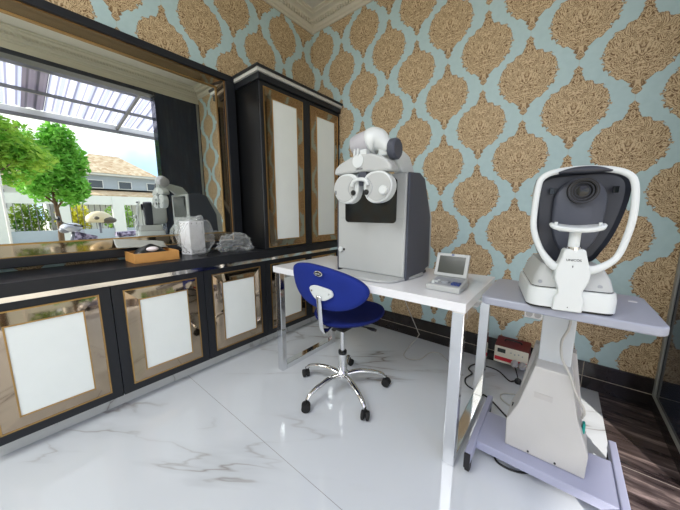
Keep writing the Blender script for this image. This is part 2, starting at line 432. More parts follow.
# ------------------------------------------------------------------ base cabinets
XF = .34
GAPS = [-2.885, -2.397, -1.909, -1.421, -.933, -.445, -.012]
def panel_door(root, y0, y1, z0, z1, xf, so, si, name='door'):
    d = obj(name, MB().box(xf-.018, xf, y0+.0015, y1-.0015, z0, z1), 'black_wood', root, bevel=.0015)
    obj('white_panel', MB().box(xf, xf+.013, si[0], si[1], si[2], si[3]), 'white_panel', d)
    for m in bevel_frame(so, si, xf+.004, xf+.0135): obj('mirror_strip', m, 'bronze_mirror', d)
    obj('gold_bead', bead(so, xf+.004, .0032), 'gold', d); obj('gold_bead', bead(si, xf+.0135, .003), 'gold', d)
    return d
CABL = ['black base cabinet with mirrored door border cut off by the left picture edge',
        'black base cabinet with white door panel below the tan tray',
        'black base cabinet with white door panel below the clear plastic bag',
        'black base cabinet with white door panel partly behind the left desk leg',
        'narrow black base cabinet in the corner, mostly hidden behind the blue chair']
for k in range(1, 6):
    y0, y1 = GAPS[k], GAPS[k+1]
    r = thing('base_cabinet', CABL[k-1], 'cabinet', (XF/2, (y0+y1)/2, .085), 0, 'black base cabinets under the worktop')
    obj('body', MB().box(.004, XF-.02, y0+.002, y1-.002, .085, .722), 'black_wood_matt', r)
    w = y1-y0
    a = .053 if k < 5 else .045
    so_ = (y0+a, y1-a, .135, .685); si_ = (y0+a+.063, y1-a-.063, .196, .622)
    panel_door(r, y0, y1, .087, .722, XF, so_, si_)
wt = thing('worktop', 'long black worktop running along the left wall over the base cabinets', 'worktop', (.18, -1.22, .724))
obj('top_board', MB().box(.003, .358, -2.43, -.014, .750, .811), 'black_wood', wt, bevel=.002)
obj('chrome_strip', MB().box(.02, .347, -2.43, -.014, .725, .7495), 'chrome', wt)['label'] = 'shiny chrome strip under the worktop edge'

# ------------------------------------------------------------------ tall cupboard on the worktop
wd = thing('tall_cupboard', 'tall black wall cupboard with two white panelled doors in the room corner', 'cupboard', (.18, -.47, .812))
WX = .36
obj('body', MB().box(.004, WX-.02, -.93, -.012, .812, 2.062), 'black_wood_matt', wd, bevel=.002)
obj('crown', MB().box(.004, .378, -.948, -.010, 2.062, 2.106), 'black_wood', wd, bevel=.003)
obj('silver_strip', MB().box(.004, .392, -.962, -.008, 2.106, 2.130), 'silver_trim', wd)['label'] = 'silver strip around the top edge'
obj('cap', MB().box(.004, .402, -.972, -.006, 2.130, 2.148), 'black_wood', wd, bevel=.002)
panel_door(wd, -.93, -.461, .815, 2.06, WX, (-.898,-.508,.832,2.025), (-.830,-.584,.89,1.955))
panel_door(wd, -.461, -.012, .815, 2.06, WX, (-.414,-.043,.832,2.025), (-.347,-.102,.89,1.955))

# ------------------------------------------------------------------ things on the worktop
ZT = .8115
tray = thing('wooden_tray', 'open tan wooden tray box standing on the black worktop', 'tray', (.17, -1.65, ZT))
t = MB(); x0, x1, y0, y1 = .075, .268, -1.772, -1.532; h = .058; w = .008
t.box(x0,x1,y0,y1,ZT,ZT+.008).box(x0,x0+w,y0,y1,ZT+.008,ZT+h).box(x1-w,x1,y0,y1,ZT+.008,ZT+h).box(x0+w,x1-w,y0,y0+w,ZT+.008,ZT+h).box(x0+w,x1-w,y1-w,y1,ZT+.008,ZT+h)
obj('box', t, 'tan_wood', tray, bevel=.0015)
# crumpled black film in the tray
def sheet(nx, ny, fn):
    m = MB(); V = [[m.bm.verts.new(fn(i/nx, j/ny)) for j in range(ny+1)] for i in range(nx+1)]
    for i in range(nx):
        for j in range(ny): m.bm.faces.new((V[i][j], V[i+1][j], V[i+1][j+1], V[i][j+1]))
    return m
def filmfn(u, v):
    x = .126+.130*u; y = -1.758+.19*v
    n = noise.noise(Vector((x*30, y*30, 1.7)))
    return (x, y, ZT+.040+.070*math.sin(PI*v)*math.sin(PI*min(1,u*1.1))**.5*(1-.35*u)+.008*n)
o = obj('plastic_film', sheet(22, 26, filmfn), 'black_plastic', smooth='all'); tag(o, 'crumpled black plastic film lying in the wooden tray', 'film')
sm = o.modifiers.new('Solidify', 'SOLIDIFY'); sm.thickness = .0015
o = obj('computer_mouse', MB().ball((.236, -1.668, ZT+.076), (.018,.033,.015), 3), 'mouse_white', smooth='all'); tag(o, 'small rounded white object resting on black film in the wooden tray', 'mouse')
def flapfn(u, v):
    y = -1.815+.27*u; x = .050+.075*v
    return (x, y, .955-.035*u-.055*v*(1-.3*u)-.012*math.sin(PI*v)+.004*noise.noise(Vector((x*20,y*14,3))))
o = obj('plastic_sheet', sheet(20, 8, flapfn), 'grey_film', smooth='all'); tag(o, 'thin grey plastic sheet leaning over the rear of the wooden tray', 'plastic sheet')
sm = o.modifiers.new('Solidify', 'SOLIDIFY'); sm.thickness = .003
# white perforated box
pb = thing('perforated_box', 'upright white box with small holes wrapped in clear plastic on the worktop', 'box', (.11, -1.39, ZT))
F, R_, L_ = Vector((.158,-1.413,ZT)), Vector((.112,-1.290,ZT)), Vector((.074,-1.444,ZT))
H = .236
obj('case', MB().prism([F, R_, R_+L_-F, L_], (0,0,H)), 'white_gloss', pb, bevel=.003)
for (a, b_, sgn) in ((F, R_, 1), (F, L_, -1)):
    e = (b_-a); nrm = Vector((e.y, -e.x, 0)).normalized()*sgn
    for tt in (.16,.5,.84):
        for z in (.018, H-.016):
            p = a + e*tt + Vector((0,0,z)) + nrm*.0003
            q = e.normalized()
            ring = [p + q*(.0035*math.cos(2*PI*k/8)) + Vector((0,0,.0035*math.sin(2*PI*k/8))) for k in range(8)]
            obj('hole', MB().prism(ring, nrm*.0008), 'black_plastic', pb)['label'] = 'small dark hole'
def crumple(p, s_, a, seed):
    q = p*s_ + Vector((seed, seed*.7, 0))
    w_ = Vector((noise.noise(q*.6), noise.noise(q*.6+Vector((5,0,0))), noise.noise(q*.6+Vector((0,5,0)))))
    r = abs(noise.noise(q+w_)) + .5*abs(noise.noise(q*2.3+w_))
    return p*(1 + a*(r-.35)) + w_*(a*.03)
def wrapfn(p):
    q = crumple(Vector((p.x,p.y,p.z*.45)), 13, .38, 3); q.z /= .45; t_ = max(0, p.z/.15)
    q.y += .03*t_*t_; q.x = max(q.x*(1-.25*t_), -.055); q.z = max(q.z, -.115); return q
o = obj('plastic_wrap', MB().ball((.118, -1.352, ZT+.120), (.085,.125,.150), 5, wrapfn), 'clear_plastic', smooth='all')
tag(o, 'clear crinkled plastic wrapping around the white perforated box', 'plastic wrap')
def bagfn(p):
    q = crumple(p, 19, .5, 9); q.z = max(q.z*(1+.25*p.y/.17), -.056); q.x = max(q.x, -.09); return q
o = obj('plastic_bag', MB().ball((.2, -1.105, ZT+.055), (.095,.135,.078), 5, bagfn), 'clear_plastic_bag', smooth='all')
tag(o, 'crumpled clear plastic bag lying on the worktop beside the tall cupboard', 'plastic bag')
o = obj('cable_coil', MB().tube(smooth_path([(.235,-1.40,ZT+.004),(.262,-1.36,ZT+.012),(.255,-1.31,ZT+.03),(.235,-1.30,ZT+.022),(.232,-1.36,ZT+.006),(.262,-1.41,ZT+.004),(.285,-1.36,ZT+.004)]), .003, 6), 'cord_black', smooth='all')
tag(o, 'short coil of black cord beside the white perforated box', 'cord')

# ------------------------------------------------------------------ desk
dk = thing('desk', 'white desk with polished steel loop legs by the patterned wall', 'desk', (1.29, -.81, 0))
obj('tabletop', MB().box(.675, 1.905, -1.109, -.512, .7095, .75), 'white_gloss', dk, bevel=.0025)
for x0 in (1.852, .692):
    x1 = x0+.05
    m = MB().box(x0,x1,-1.107,-1.067,0,.7095).box(x0,x1,-.575,-.535,0,.7095).box(x0,x1,-1.067,-.575,0,.04).box(x0,x1,-1.067,-.575,.67,.7095)
    obj('leg_frame', m, 'steel', dk, bevel=.003)

# ------------------------------------------------------------------ refraction unit
ru = thing('refraction_unit', 'grey and white eye test unit with phoropter head standing on the white desk', 'eye test machine', (1.335, -.79, .75))
base = closed_spline([(1.135,-.70),(1.13,-.90),(1.17,-1.0),(1.26,-1.05),(1.40,-1.058),(1.50,-1.03),(1.545,-.95),(1.55,-.70)], 6)
obj('base_plate', MB().prism([(p[0],p[1],.7515) for p in [(q.x,q.y) for q in base]], (0,0,.0135)), 'light_grey', ru, smooth=True, bevel=.004)
# side profile (y,z)
sd = [(-.93,.7655),(-.93,1.306),(-.80,1.312),(-.70,1.285),(-.566,1.08),(-.556,.80),(-.57,.7655)]
body = MB().prism([(1.102,y,z) for y, z in sd], (.444,0,0))
obj('housing', body, 'light_grey', ru, bevel=.008, seg=3)
sp_ = [(-.925,.7518),(-.922,1.308),(-.80,1.316),(-.73,1.29),(-.628,1.082),(-.616,.785),(-.66,.78),(-.70,.7518)]
obj('side_panel', MB().prism([(1.5465,y,z) for y, z in sp_], (.013,0,0)), 'slate', ru, bevel=.004)['label'] = 'dark slate side panel'
obj('side_panel', MB().prism([(1.089,y,z) for y, z in sp_], (.0125,0,0)), 'slate', ru, bevel=.004)['label'] = 'dark slate side panel'
win = [(x,z) for x, z in rrect(1.160,1.495,1.052,1.285,.022)]
obj('window', MB().prism([(x,-.9305,z) for x, z in win], (0,-.003,0)), 'black_glass', ru)['label'] = 'dark glass window'
for x0, x1 in ((1.125,1.158),(1.497,1.54)): obj('seam', MB().box(x0,x1,-.9312,-.9295,1.075,1.0765), 'key_grey', ru)
obj('side_knob', MB().lathe([(.016,0),(.016,.012),(.012,.016)], (1.128,-.9305,.887), 'y', 16), 'white_plastic', ru, smooth=True)
obj('lock', MB().box(1.140,1.154,-.9345,-.930,.880,.893), 'black_plastic', ru)
# phoropter head, carried well forward of the housing by the arm
_o1 = obj
PHM = Matrix.Translation((1.402,-1.083,1.230)) @ Matrix.Scale(.95,4) @ Matrix.Translation((-1.362,1.02,-1.218))
def obj(name, mb, *a, **k):
    mb.xf(PHM); return _o1(name, mb, *a, **k)
PX, PY = 1.362, -1.02
ph = obj('phoropter_head', MB().prism([(PX+x,PY+.032,z) for x, z in [(-.178,1.290),(-.176,1.318),(-.145,1.342),(-.10,1.360),(-.05,1.374),(.0,1.378),(.058,1.374),(.105,1.358),(.142,1.338),(.166,1.310),(.168,1.284),(.09,1.287),(0,1.292),(-.09,1.290)]], (0,-.072,0)), 'light_grey', ru, bevel=.01, seg=3)
for sx, nm in ((-1,'left'),(1,'right')):
    cx = PX+sx*.092-.004; cz = 1.218
    # rounded lens battery housing
    out = closed_spline([(cx-sx*.076,cz-.01),(cx-sx*.068,cz+.047),(cx-sx*.026,cz+.070),(cx+sx*.038,cz+.066),(cx+sx*.078,cz+.03),(cx+sx*.084,cz-.018),(cx+sx*.052,cz-.066),(cx-sx*.01,cz-.082),(cx-sx*.056,cz-.060)], 6)
    dd = obj('lens_battery', MB().prism([(p.x,PY+.012,p.y) for p in out], (0,-.052,0)), 'white_plastic', ru, bevel=.007, seg=3, smooth=True)
    inn = [( cx+(p.x-cx)*.84+sx*.008, cz+(p.y-cz)*.86) for p in out]
    obj('face_plate', MB().prism([(a,PY-.0405,b_) for a, b_ in inn], (0,-.004,0)), 'light_grey', dd, bevel=.002)
    obj('eyepiece', MB().lathe([(.0135,0),(.0135,.006),(.009,.007)], (cx-sx*.052,PY-.0445,cz-.028), 'y', 18), 'black_plastic', dd, smooth=True)
    arcp = [(cx-sx*(.048-.03*math.sin(PI*k/8)), PY-.0452, cz+.042-.098*k/8) for k in range(9)]
    obj('arc_groove', MB().tube(arcp, .0014, 5), 'key_grey', dd)
    if sx > 0:
        obj('adjust_knob', MB().lathe([(.022,0),(.022,.012),(.018,.016)], (cx+.046,PY-.0445,cz-.022), 'y', 20), 'white_plastic', dd, smooth=True)
    else:
        obj('slot', MB().box(cx-.068,cx-.063,PY-.0462,PY-.044,cz-.033,cz-.012), 'black_plastic', dd)
obj('nose_bridge', MB().tube(smooth_path([(PX-.052,PY-.05,1.222),(PX-.038,PY-.052,1.246),(PX-.003,PY-.053,1.254),(PX+.034,PY-.052,1.246),(PX+.046,PY-.05,1.222)],6), (.010), 8), 'white_plastic', ru, smooth='all')
obj('centre_block', MB().box(PX-.028,PX+.022,PY-.03,PY+.02,1.225,1.295), 'slate', ru, bevel=.004)
obj('level_window', MB().lathe([(.033,0),(.033,.002)], (PX-.02,PY-.0415,1.346), 'y', 24, ), 'white_plastic', ru, smooth=True)
text('lettering', 'UNICOS', .011, 'slate_dark', ru, Matrix.Translation(-Vector(ru.location)) @ PHM @ Matrix.Translation(Vector((PX-.012,PY-.0416,1.306))) @ Matrix.Rotation(PI/2,4,'X'))
# arm: grey drum, white cone, dark knob, carrying bracket
obj('arm_drum', MB().lathe([(.036,-.066),(.052,-.055),(.057,-.03),(.057,.035),(.05,.055)], (0,0,0), 'x', 28).xf(Matrix.Translation((1.336,-1.0,1.440)) @ Matrix.Rotation(-.16,4,'Y')), 'lilac_grey', ru, smooth=True)
apt = smooth_path([(1.366,-.995,1.440),(1.392,-.993,1.446),(1.420,-.988,1.442),(1.448,-.986,1.422),(1.480,-.985,1.396)], 5); n = len(apt)
arr = [.050,.060,.064,.066,.0665,.066,.065,.0635,.0615,.059,.056,.0525,.049,.0455,.042,.039,.0365,.0345,.033,.032,.031]
obj('arm_elbow', MB().tube(apt, arr[:n], 24), 'white_plastic', ru, smooth=True)
obj('clamp_knob', MB().lathe([(.03,0),(.046,.004),(.05,.010),(.05,.036),(.043,.043)], (1.482,-.985,1.394), 'x', 28), 'slate', ru, smooth=True)['label'] = 'dark round clamp knob'
obj('arm_hanger', MB().box(1.305,1.385,-1.055,-1.0,1.365,1.40).box(1.32,1.328,-1.07,-1.055,1.37,1.405).box(1.34,1.348,-1.07,-1.055,1.37,1.405), 'white_plastic', ru, bevel=.004)
obj = _o1
obj('arm_bracket', MB().prism([(1.462,y,z) for y, z in [(-1.07,1.37),(-1.08,1.425),(-1.0,1.44),(-.83,1.40),(-.77,1.33),(-.80,1.302),(-.90,1.302),(-.96,1.36)]], (.05,0,0)), 'white_plastic', ru, bevel=.008, seg=3)
for x0 in (1.12,1.505): obj('foot', MB().box(x0,x0+.05,-.70,-.645,.7515,.7655), 'black_plastic', ru)

# ------------------------------------------------------------------ controller
ct = thing('control_console', 'small grey control console with tilted screen near the right end of the desk', 'console', (1.77, -.92, .7505))
m = MB().prism([(1.695,y,z) for y, z in [(-.998,.7515),(-.995,.777),(-.88,.792),(-.855,.792),(-.85,.7515)]], (.152,0,0))
obj('base', m, 'light_grey', ct, bevel=.004)
a = math.radians(20)
def scr(x0, x1, z0, z1, d0, d1):
    """slab in the screen's own plane: z up along the slab, d out of it"""
    m = MB().box(x0, x1, -d1, -d0, z0, z1); m.xf(Matrix.Translation((1.762,-.868,.795)) @ Matrix.Rotation(-a,4,'X')); return m
s_ = obj('screen', scr(-.079,.079,.0,.118,-.014,0), 'light_grey', ct, bevel=.004)
obj('display', scr(-.062,.062,.017,.103,.0005,.002), 'lcd', s_)
obj('emblem', scr(-.006,.006,.107,.114,.0005,.001), 'key_blue', s_)
for kx, ky in ((1.716,-.955),(1.732,-.958),(1.722,-.975),(1.735,-.935)):
    obj('key', MB().box(kx-.006,kx+.006,ky-.006,ky+.006,.775,.7895), 'white_plastic', ct, bevel=.001)
obj('dial', MB().lathe([(.021,0),(.021,.012),(.017,.014)], (1.768,-.945,.780), 'z', 24), 'key_grey', ct, smooth=True)
for k in range(6):
    kx, ky = 1.806+.013*(k%3), -.965+.02*(k//3)
    obj('key', MB().box(kx-.0055,kx+.0055,ky-.008,ky+.008,.776,.7905), 'key_blue', ct, bevel=.001)
obj('key_deck', MB().prism([(1.708,y,z) for y, z in [(-.985,.7785),(-.985,.7795),(-.882,.7932),(-.882,.7922)]], (.129,0,0)), 'key_grey', ct)

# ------------------------------------------------------------------ swivel chair
CH = (1.188, -.993, 0)
ch = thing('swivel_chair', 'blue swivel chair with oval backrest and chrome five-star base', 'chair', CH)
def cw(x, y, z): return (CH[0]+x, CH[1]+y, z)
obj('hub', MB().lathe([(.03,.075),(.036,.085),(.036,.125),(.027,.135),(.024,.24),(.024,.245)], cw(0,0,0), 'z', 24), 'chrome', ch, smooth=True)
obj('collar', MB().lathe([(.0245,.243),(.0265,.247),(.0265,.263),(.02,.266)], cw(0,0,0), 'z', 24), 'black_plastic', ch, smooth=True)
obj('gas_column', MB().lathe([(.014,.26),(.014,.43)], cw(0,0,0), 'z', 20), 'chrome', ch, smooth=True)
for k in range(5):
    an = math.radians(-98+72*k); dx, dy = math.cos(an), math.sin(an)
    pts = smooth_path([cw(dx*.02,dy*.02,.105), cw(dx*.10,dy*.10,.118), cw(dx*.19,dy*.19,.108), cw(dx*.25,dy*.25,.088), cw(dx*.276,dy*.276,.064)], 5)
    n = len(pts)
    lg = obj('leg', MB().tube(pts, [(.019-.007*i/n, .014-.004*i/n) for i in range(n)], 12), 'chrome', ch, smooth='all')
    wx, wy = dx*.284, dy*.284; ca = an + .9
    R2 = Matrix.Translation(cw(wx,wy,.026)) @ Matrix.Rotation(ca,4,'Z')
    cm = MB()
    for s0 in (-.0235, .0045):
        cm.lathe([(.018,s0),(.0255,s0+.003),(.0255,s0+.016),(.018,s0+.019)], (0,0,0), 'x', 20)
    cm.box(-.010,.010,-.012,.022,-.006,.02)
    cm.tube([(0,.004,.015),(0,.004,.045)], .006, 8)
    cm.xf(R2); obj('caster', cm, 'rubber', lg, smooth=True)['label'] = 'black twin caster wheel'
# seat: dished disc, front edge raised and thin
def seatfn(top):
    rings = []
    for r, zt, zb in ((.02,0,0),(.09,.0,0),(.16,.006,.012),(.20,.012,.03),(.216,.006,.04)):
        ring = []
        for k in range(36):
            an = 2*PI*k/36; x, y = math.cos(an)*r*1.0, math.sin(an)*r*1.02
            sx = abs(math.cos(an)); lift = .022*(r/.216)**2*sx + (.02*(r/.216)**3 if math.sin(an) > 0 else 0)*math.sin(an)
            z = (.492 + zt*.5 + lift) if top else (.445 + zb*.9 + lift)
            ring.append(cw(x+.01, y+.055, z))
        rings.append(ring)
    return rings
rt, rb = seatfn(True), seatfn(False)
obj('seat', MB().loft(list(reversed(rb))[::-1] + list(reversed(rt))), 'blue_shaded', ch, smooth='all', sub=1)
obj('seat_plate', MB().box(CH[0]-.07,CH[0]+.07,CH[1]-.08,CH[1]+.09,.425,.447), 'black_plastic', ch, bevel=.006)
# backrest shell
bo = [(-.258,.060),(-.225,.108),(-.119,.127),(.016,.121),(.15,.097),(.235,.062),(.262,.015),(.226,-.045),(.119,-.105),(-.046,-.123),(-.165,-.095),(-.235,-.035)]
bo = closed_spline([(x,0,z) for x, z in bo], 5)
def backring(s, d):
    out = []
    for p in bo:
        x, z = p.x*s*1.03, p.z*s
        y = -.18 - .09*(z)*.9 + .55*x*x*.8 + d
        out.append(cw(x+.012, y, .702+z))
    return out
rings = [backring(.15,-.02),backring(.6,-.02),backring(.9,-.018),backring(.985,-.010),backring(1,.002),backring(.985,.016),backring(.9,.026),backring(.5,.026),backring(.15,.026)]
obj('backrest', MB().loft(rings), 'blue_fabric', ch, smooth='all')
br = closed_spline([(x,0,z) for x, z in [(-.088,.018),(-.05,.033),(.03,.030),(.08,.022),(.092,-.004),(.065,-.024),(.03,-.040),(-.02,-.045),(-.05,-.036),(-.08,-.008)]], 4)
obj('bracket', MB().prism([(cw(p.x*.92+.014, -.197, .685+p.z)) for p in br], (0,-.014,0)), 'white_plastic', ch, bevel=.004, smooth=True)
for sx in (-.062, .062):
    obj('screw', MB().lathe([(.006,0),(.006,.003)], cw(sx+.014, -.211, .688), 'y', 12), 'steel', ch)
stem = smooth_path([cw(.010,-.22,.668), cw(.008,-.212,.60), cw(.004,-.198,.50), cw(0,-.18,.452), cw(-.02,-.12,.437), cw(0,-.04,.437)], 5)
obj('back_stem', MB().tube(stem, (.018,.006), 10, flat=(0,1,0.2)), 'steel', ch, smooth='all')['label'] = 'flat bent metal stem carrying the backrest'
bd = obj('badge', MB().lathe([(.030,0),(.030,.003),(.026,.004)], (0,0,0), 'y', 28).xf(Matrix.Translation(cw(.010,-.219,.790)) @ Matrix.Diagonal((1,1,.5,1))), 'steel', ch, smooth=True)
obj('badge_centre', MB().lathe([(.024,0),(.024,.002)], (0,0,0), 'y', 28).xf(Matrix.Translation(cw(.010,-.2225,.790)) @ Matrix.Diagonal((1,1,.44,1))), 'black_plastic', bd)
obj('badge_mark', MB().box(*[CH[0]-.006,CH[0]+.006,CH[1]-.2258,CH[1]-.2242,.786,.794]).box(*[CH[0]+.010,CH[0]+.024,CH[1]-.2258,CH[1]-.2242,.786,.794]), 'key_grey', bd)
for (ax, ay, bx, by) in ((.05,.05,.17,.08), (-.02,-.03,-.012,-.07)):
    lv = MB().tube([cw(ax,ay,.432), cw(bx*.75+ax*.25,by*.75+ay*.25,.424)], .005, 8)
    lv.tube([cw(bx*.7+ax*.3,by*.7+ay*.3,.424), cw(bx,by,.42), cw(bx*1.15-ax*.15,by*1.15-ay*.15,.417)], [(.010,.007),(.018,.009),(.012,.006)], 10)
    obj('lever', lv, 'black_plastic', ch, smooth='all')

# ------------------------------------------------------------------ instrument table
it = thing('instrument_table', 'wheeled instrument table with lavender grey top, white column and beige housing', 'instrument table', (2.19, -.85, 0))
tp = rrect(1.957, 2.428, -1.131, -.765, .032, 6)
obj('tabletop', MB().prism([(x,y,.771) for x, y in tp], (0,0,.029)), 'table_lavender', it, bevel=.006, seg=3, smooth=True)
obj('column', MB().box(2.145,2.252,-.86,-.775,.40,.771), 'column_white', it, bevel=.004)
zf = .095; yf = -.938; yb = -.78
hp = [(2.066,zf),(2.062,.215),(2.097,.305),(2.140,.495),(2.257,.495),(2.287,.33),(2.332,.195),(2.331,zf)]
obj('housing', MB().prism([(x,yf,z) for x, z in hp], (0,yb-yf,0)), 'housing_beige', it, bevel=.005)
obj('rear_cover', MB().prism([(x,yb+.002,z) for x, z in [(2.085,zf),(2.085,.26),(2.128,.525),(2.27,.525),(2.315,.26),(2.315,zf)]], (0,.05,0)), 'label_grey', it, bevel=.004)
obj('name_plate', MB().box(2.148,2.208,yf-.0015,yf,.362,.385).xf(Matrix.Identity(4)), 'label_grey', it)
for sx, sz in ((2.15,.108),(2.24,.108)):
    obj('screw', MB().lathe([(.004,0),(.004,.003)], (sx,yf,sz), 'y', 10), 'black_plastic', it)
obj('knob', MB().lathe([(.010,0),(.010,.014)], (2.072,-.87,.25), 'x', 14), 'black_plastic', it)
sw = MB().box(2.309,2.318,-.885,-.855,.245,.285); obj('power_switch', sw, 'teal', it, bevel=.003)['label'] = 'teal rocker switch'
obj('base_panel', MB().box(1.963,2.424,-1.0,-.76,.055,.094), 'frame_lavender', it, bevel=.004)
for x0, sgn in ((1.939,-1),(2.424,1)):
    x1 = x0+.026
    ft = obj('foot_bar', MB().box(x0,x1,-1.10,-.625,.052,.10), 'frame_lavender', it, bevel=.004)
    obj('end_cap', MB().box(x0+.001,x1-.001,-1.108,-1.098,.030,.099), 'black_plastic', ft, bevel=.002)
    for yy in (-1.078,-.655):
        cm = MB().lathe([(.014,-.011),(.021,-.008),(.021,.008),(.014,.011)], (x0+.013,yy,.0215), 'x', 20).box(x0+.002,x0+.024,yy-.018,yy+.018,.026,.053)
        obj('caster', cm, 'rubber', ft, smooth=True)['label'] = 'black caster wheel'
cp = smooth_path([(2.232,-.885,.766),(2.232,-.885,.712),(2.228,-.89,.66),(2.213,-.90,.61),(2.218,-.935,.56),(2.245,-.955,.51),(2.272,-.955,.44),(2.302,-.93,.37),(2.302,-.90,.32)], 8)
obj('cable', MB().tube(cp, .0045, 8), 'cord_white', it, smooth='all')['label'] = 'pale grey cable'

# ------------------------------------------------------------------ autorefractor
AR = (2.207, -1.140, .8005); AS = .861; ang = math.radians(11)
ar = thing('autorefractor', 'white eye examination device with dark round lens and chin rest on wheeled table', 'eye examination device', AR, ang)
def A(name, mb, m, par=None, **k): 
    mb.xf(Matrix.Scale(AS, 4))
    for q in ('bevel',):
        if q in k: k[q] *= AS
    return obj(name, mb, m, par or ar, world=False, **k)
lb = rrect(-.122, .142, .004, .36, .04, 6)
A('base', MB().prism([(x,y,.001) for x, y in [(p[0]*.98,p[1]+.005) for p in lb]], (0,0,.008)), 'black_plastic')
A('base_cover', MB().loft([[(x,y,.009) for x, y in lb], [(x,y,.055) for x, y in lb], [(x*.97,y*.98+.004,.078) for x, y in lb]]), 'white_plastic', smooth=True)
mid = rrect(-.110, .132, .02, .34, .03, 6)
A('slide_stage', MB().loft([[(x,y,.081) for x, y in mid], [(x*.93,y*.95+.01,.12) for x, y in mid], [(x*.74,y*.9+.02,.165) for x, y in mid]]), 'light_grey', smooth=True)
A('stage_seam', MB().prism([(x*1.0,y,.0785) for x, y in mid], (0,0,.003)), 'black_plastic')
for sx in (-.085,.088):
    A('stage_button', MB().lathe([(.007,0),(.007,.003)], (sx,.026,.098), 'y', 14), 'key_grey')
# measuring head
def headring(y, s, dz=0):
    o_ = [(-.112,.47),(-.105,.30),(-.09,.22),(-.05,.165),(.07,.165),(.108,.21),(.14,.29),(.162,.40),(.160,.475),(.128,.507),(.06,.515),(-.04,.512),(-.09,.500)]
    return [(.018+(p.x-.018)*s, y, .35+(p.z-.35)*s+dz) for p in closed_spline([(x,0,z) for x, z in o_], 4)]
A('head_shell', MB().loft([headring(.14,.90),headring(.12,.965),headring(.135,1.0),headring(.19,1.02),headring(.21,1.0)]), 'slate_dark', smooth=True)['label'] = 'dark slate front shell'
A('head_body', MB().loft([headring(.211,.97),headring(.30,.95),headring(.385,.88),headring(.40,.7)]), 'light_grey', smooth=True)
# raised hood around the ringed lens
hd = MB(); ring0 = []
def hoodring(sc_, y): return [(.022+math.cos(2*PI*k/40)*.078*sc_*(1+.16*max(0,-math.sin(2*PI*k/40))), y+(.012*max(0,-math.sin(2*PI*k/40))), .40+math.sin(2*PI*k/40)*(.088 if math.sin(2*PI*k/40)>0 else .21)*sc_) for k in range(40)]
A('lens_hood', hd.loft([hoodring(1,.121), hoodring(.96,.112), hoodring(.88,.108)]), 'slate', smooth=True)
ln = A('lens', MB().lathe([(.046,.0),(.046,.018),(.036,.016),(.034,.010),(.028,.010),(.026,.004),(.019,.006),(.017,-.002),(.001,-.002)], (.022,.105,.437), 'y', 36), 'black_plastic', smooth=True)
A('lens_glass', MB().lathe([(.026,.0035),(.018,.006),(.006,.0075),(.001,.0078)], (.022,.105,.437), 'y', 32), 'black_glass', ln, smooth=True)
for r in (.041,.031,.0225):
    tr = MB(); pts = [(.022+r*math.cos(2*PI*k/36), {.041:.0875,.031:.0945,.0225:.0995}[r], .437+r*math.sin(2*PI*k/36)) for k in range(37)]
    A('lens_ring', tr.tube(pts, .0009, 5), 'slate', ln)
for sx in (-.066,.118):
    A('sensor_window', MB().box(sx-.008,sx+.008,.114,.122,.428,.452), 'black_glass', bevel=.001)
# column with chin rest
post = [(-.030,.231),(-.036,.20),(-.050,.15),(-.048,.118),(-.036,.085),(-.034,.07),(-.044,.048),(-.046,.003),(.040,.003),(.042,.048),(.034,.07),(.036,.085),(.048,.118),(.050,.15),(.036,.20),(.028,.231)]
A('front_post', MB().prism([(x,-.012,z) for x, z in post], (0,.05,0)), 'white_plastic', bevel=.006, seg=3)
text('lettering', 'UNICOS', .0115, 'slate_dark', ar, Matrix.Scale(AS,4) @ Matrix.Translation((-.002,-.0128,.192)) @ Matrix.Rotation(PI/2,4,'X'))
A('mark', MB().box(-.004,-.0015,-.013,-.0119,.166,.173), 'slate_dark'); A('mark', MB().box(-.004,-.001,-.013,-.0119,.018,.021), 'slate_dark')
A('chin_post_collar', MB().lathe([(.022,.226),(.022,.238),(.017,.240)], (-.003,.01,0), 'z', 24), 'chrome', smooth=True)
A('chin_post', MB().lathe([(.0165,.238),(.0165,.30)], (-.003,.01,0), 'z', 24), 'white_plastic', smooth=True)
cr_ = [(-.082,.004,.312),(-.07,-.018,.303),(-.03,-.026,.296),(0,-.027,.294),(.03,-.026,.296),(.066,-.018,.304),(.076,.004,.312),(.06,.03,.308),(0,.04,.302),(-.06,.03,.308)]
up_ = closed_spline(cr_, 4)
A('chin_rest', MB().loft([[(p.x*.6,p.y*.6+.002,.292) for p in up_], [(p.x*.95,p.y*.95,p.z-.004) for p in up_], [(p.x,p.y,p.z+.006) for p in up_], [(p.x*.93,p.y*.9,p.z+.011) for p in up_], [(p.x*.5,p.y*.5,.306) for p in up_]]), 'white_plastic', smooth='all')
for sx in (-.062,.058):
    A('paper_pin', MB().lathe([(.005,.31),(.005,.325)], (sx,.0,0), 'z', 10), 'white_plastic', smooth=True)
# head-rest frame: flat band looping from the post shoulders up and over
rg = [(.035,.0,.158),(.069,.008,.165),(.116,.02,.205),(.138,.028,.285),(.146,.034,.364),(.142,.045,.45),(.124,.055,.486),(.08,.062,.505),(.007,.064,.513),(-.068,.062,.507),(-.108,.055,.488),(-.121,.045,.45),(-.126,.034,.345),(-.120,.028,.285),(-.095,.02,.219),(-.06,.008,.170),(-.035,.0,.158)]
pts = smooth_path(rg, 5); n = len(pts)
rad = []
for i, p in enumerate(pts):
    s_ = abs(2*i/(n-1)-1); rad.append((.012, .0085+.010*max(0,s_-.6)/.4))
A('headrest_frame', MB().tube(pts, [(.0105+.014*max(0,abs(2*i/(n-1)-1)-.75)*4*.5, .0085) for i in range(n)], 10, flat=(0,1,0)), 'white_plastic', smooth='all')
pad = smooth_path([(-.064,.045,.500),(-.03,.042,.505),(.007,.041,.506),(.045,.042,.505),(.078,.045,.499)], 5)
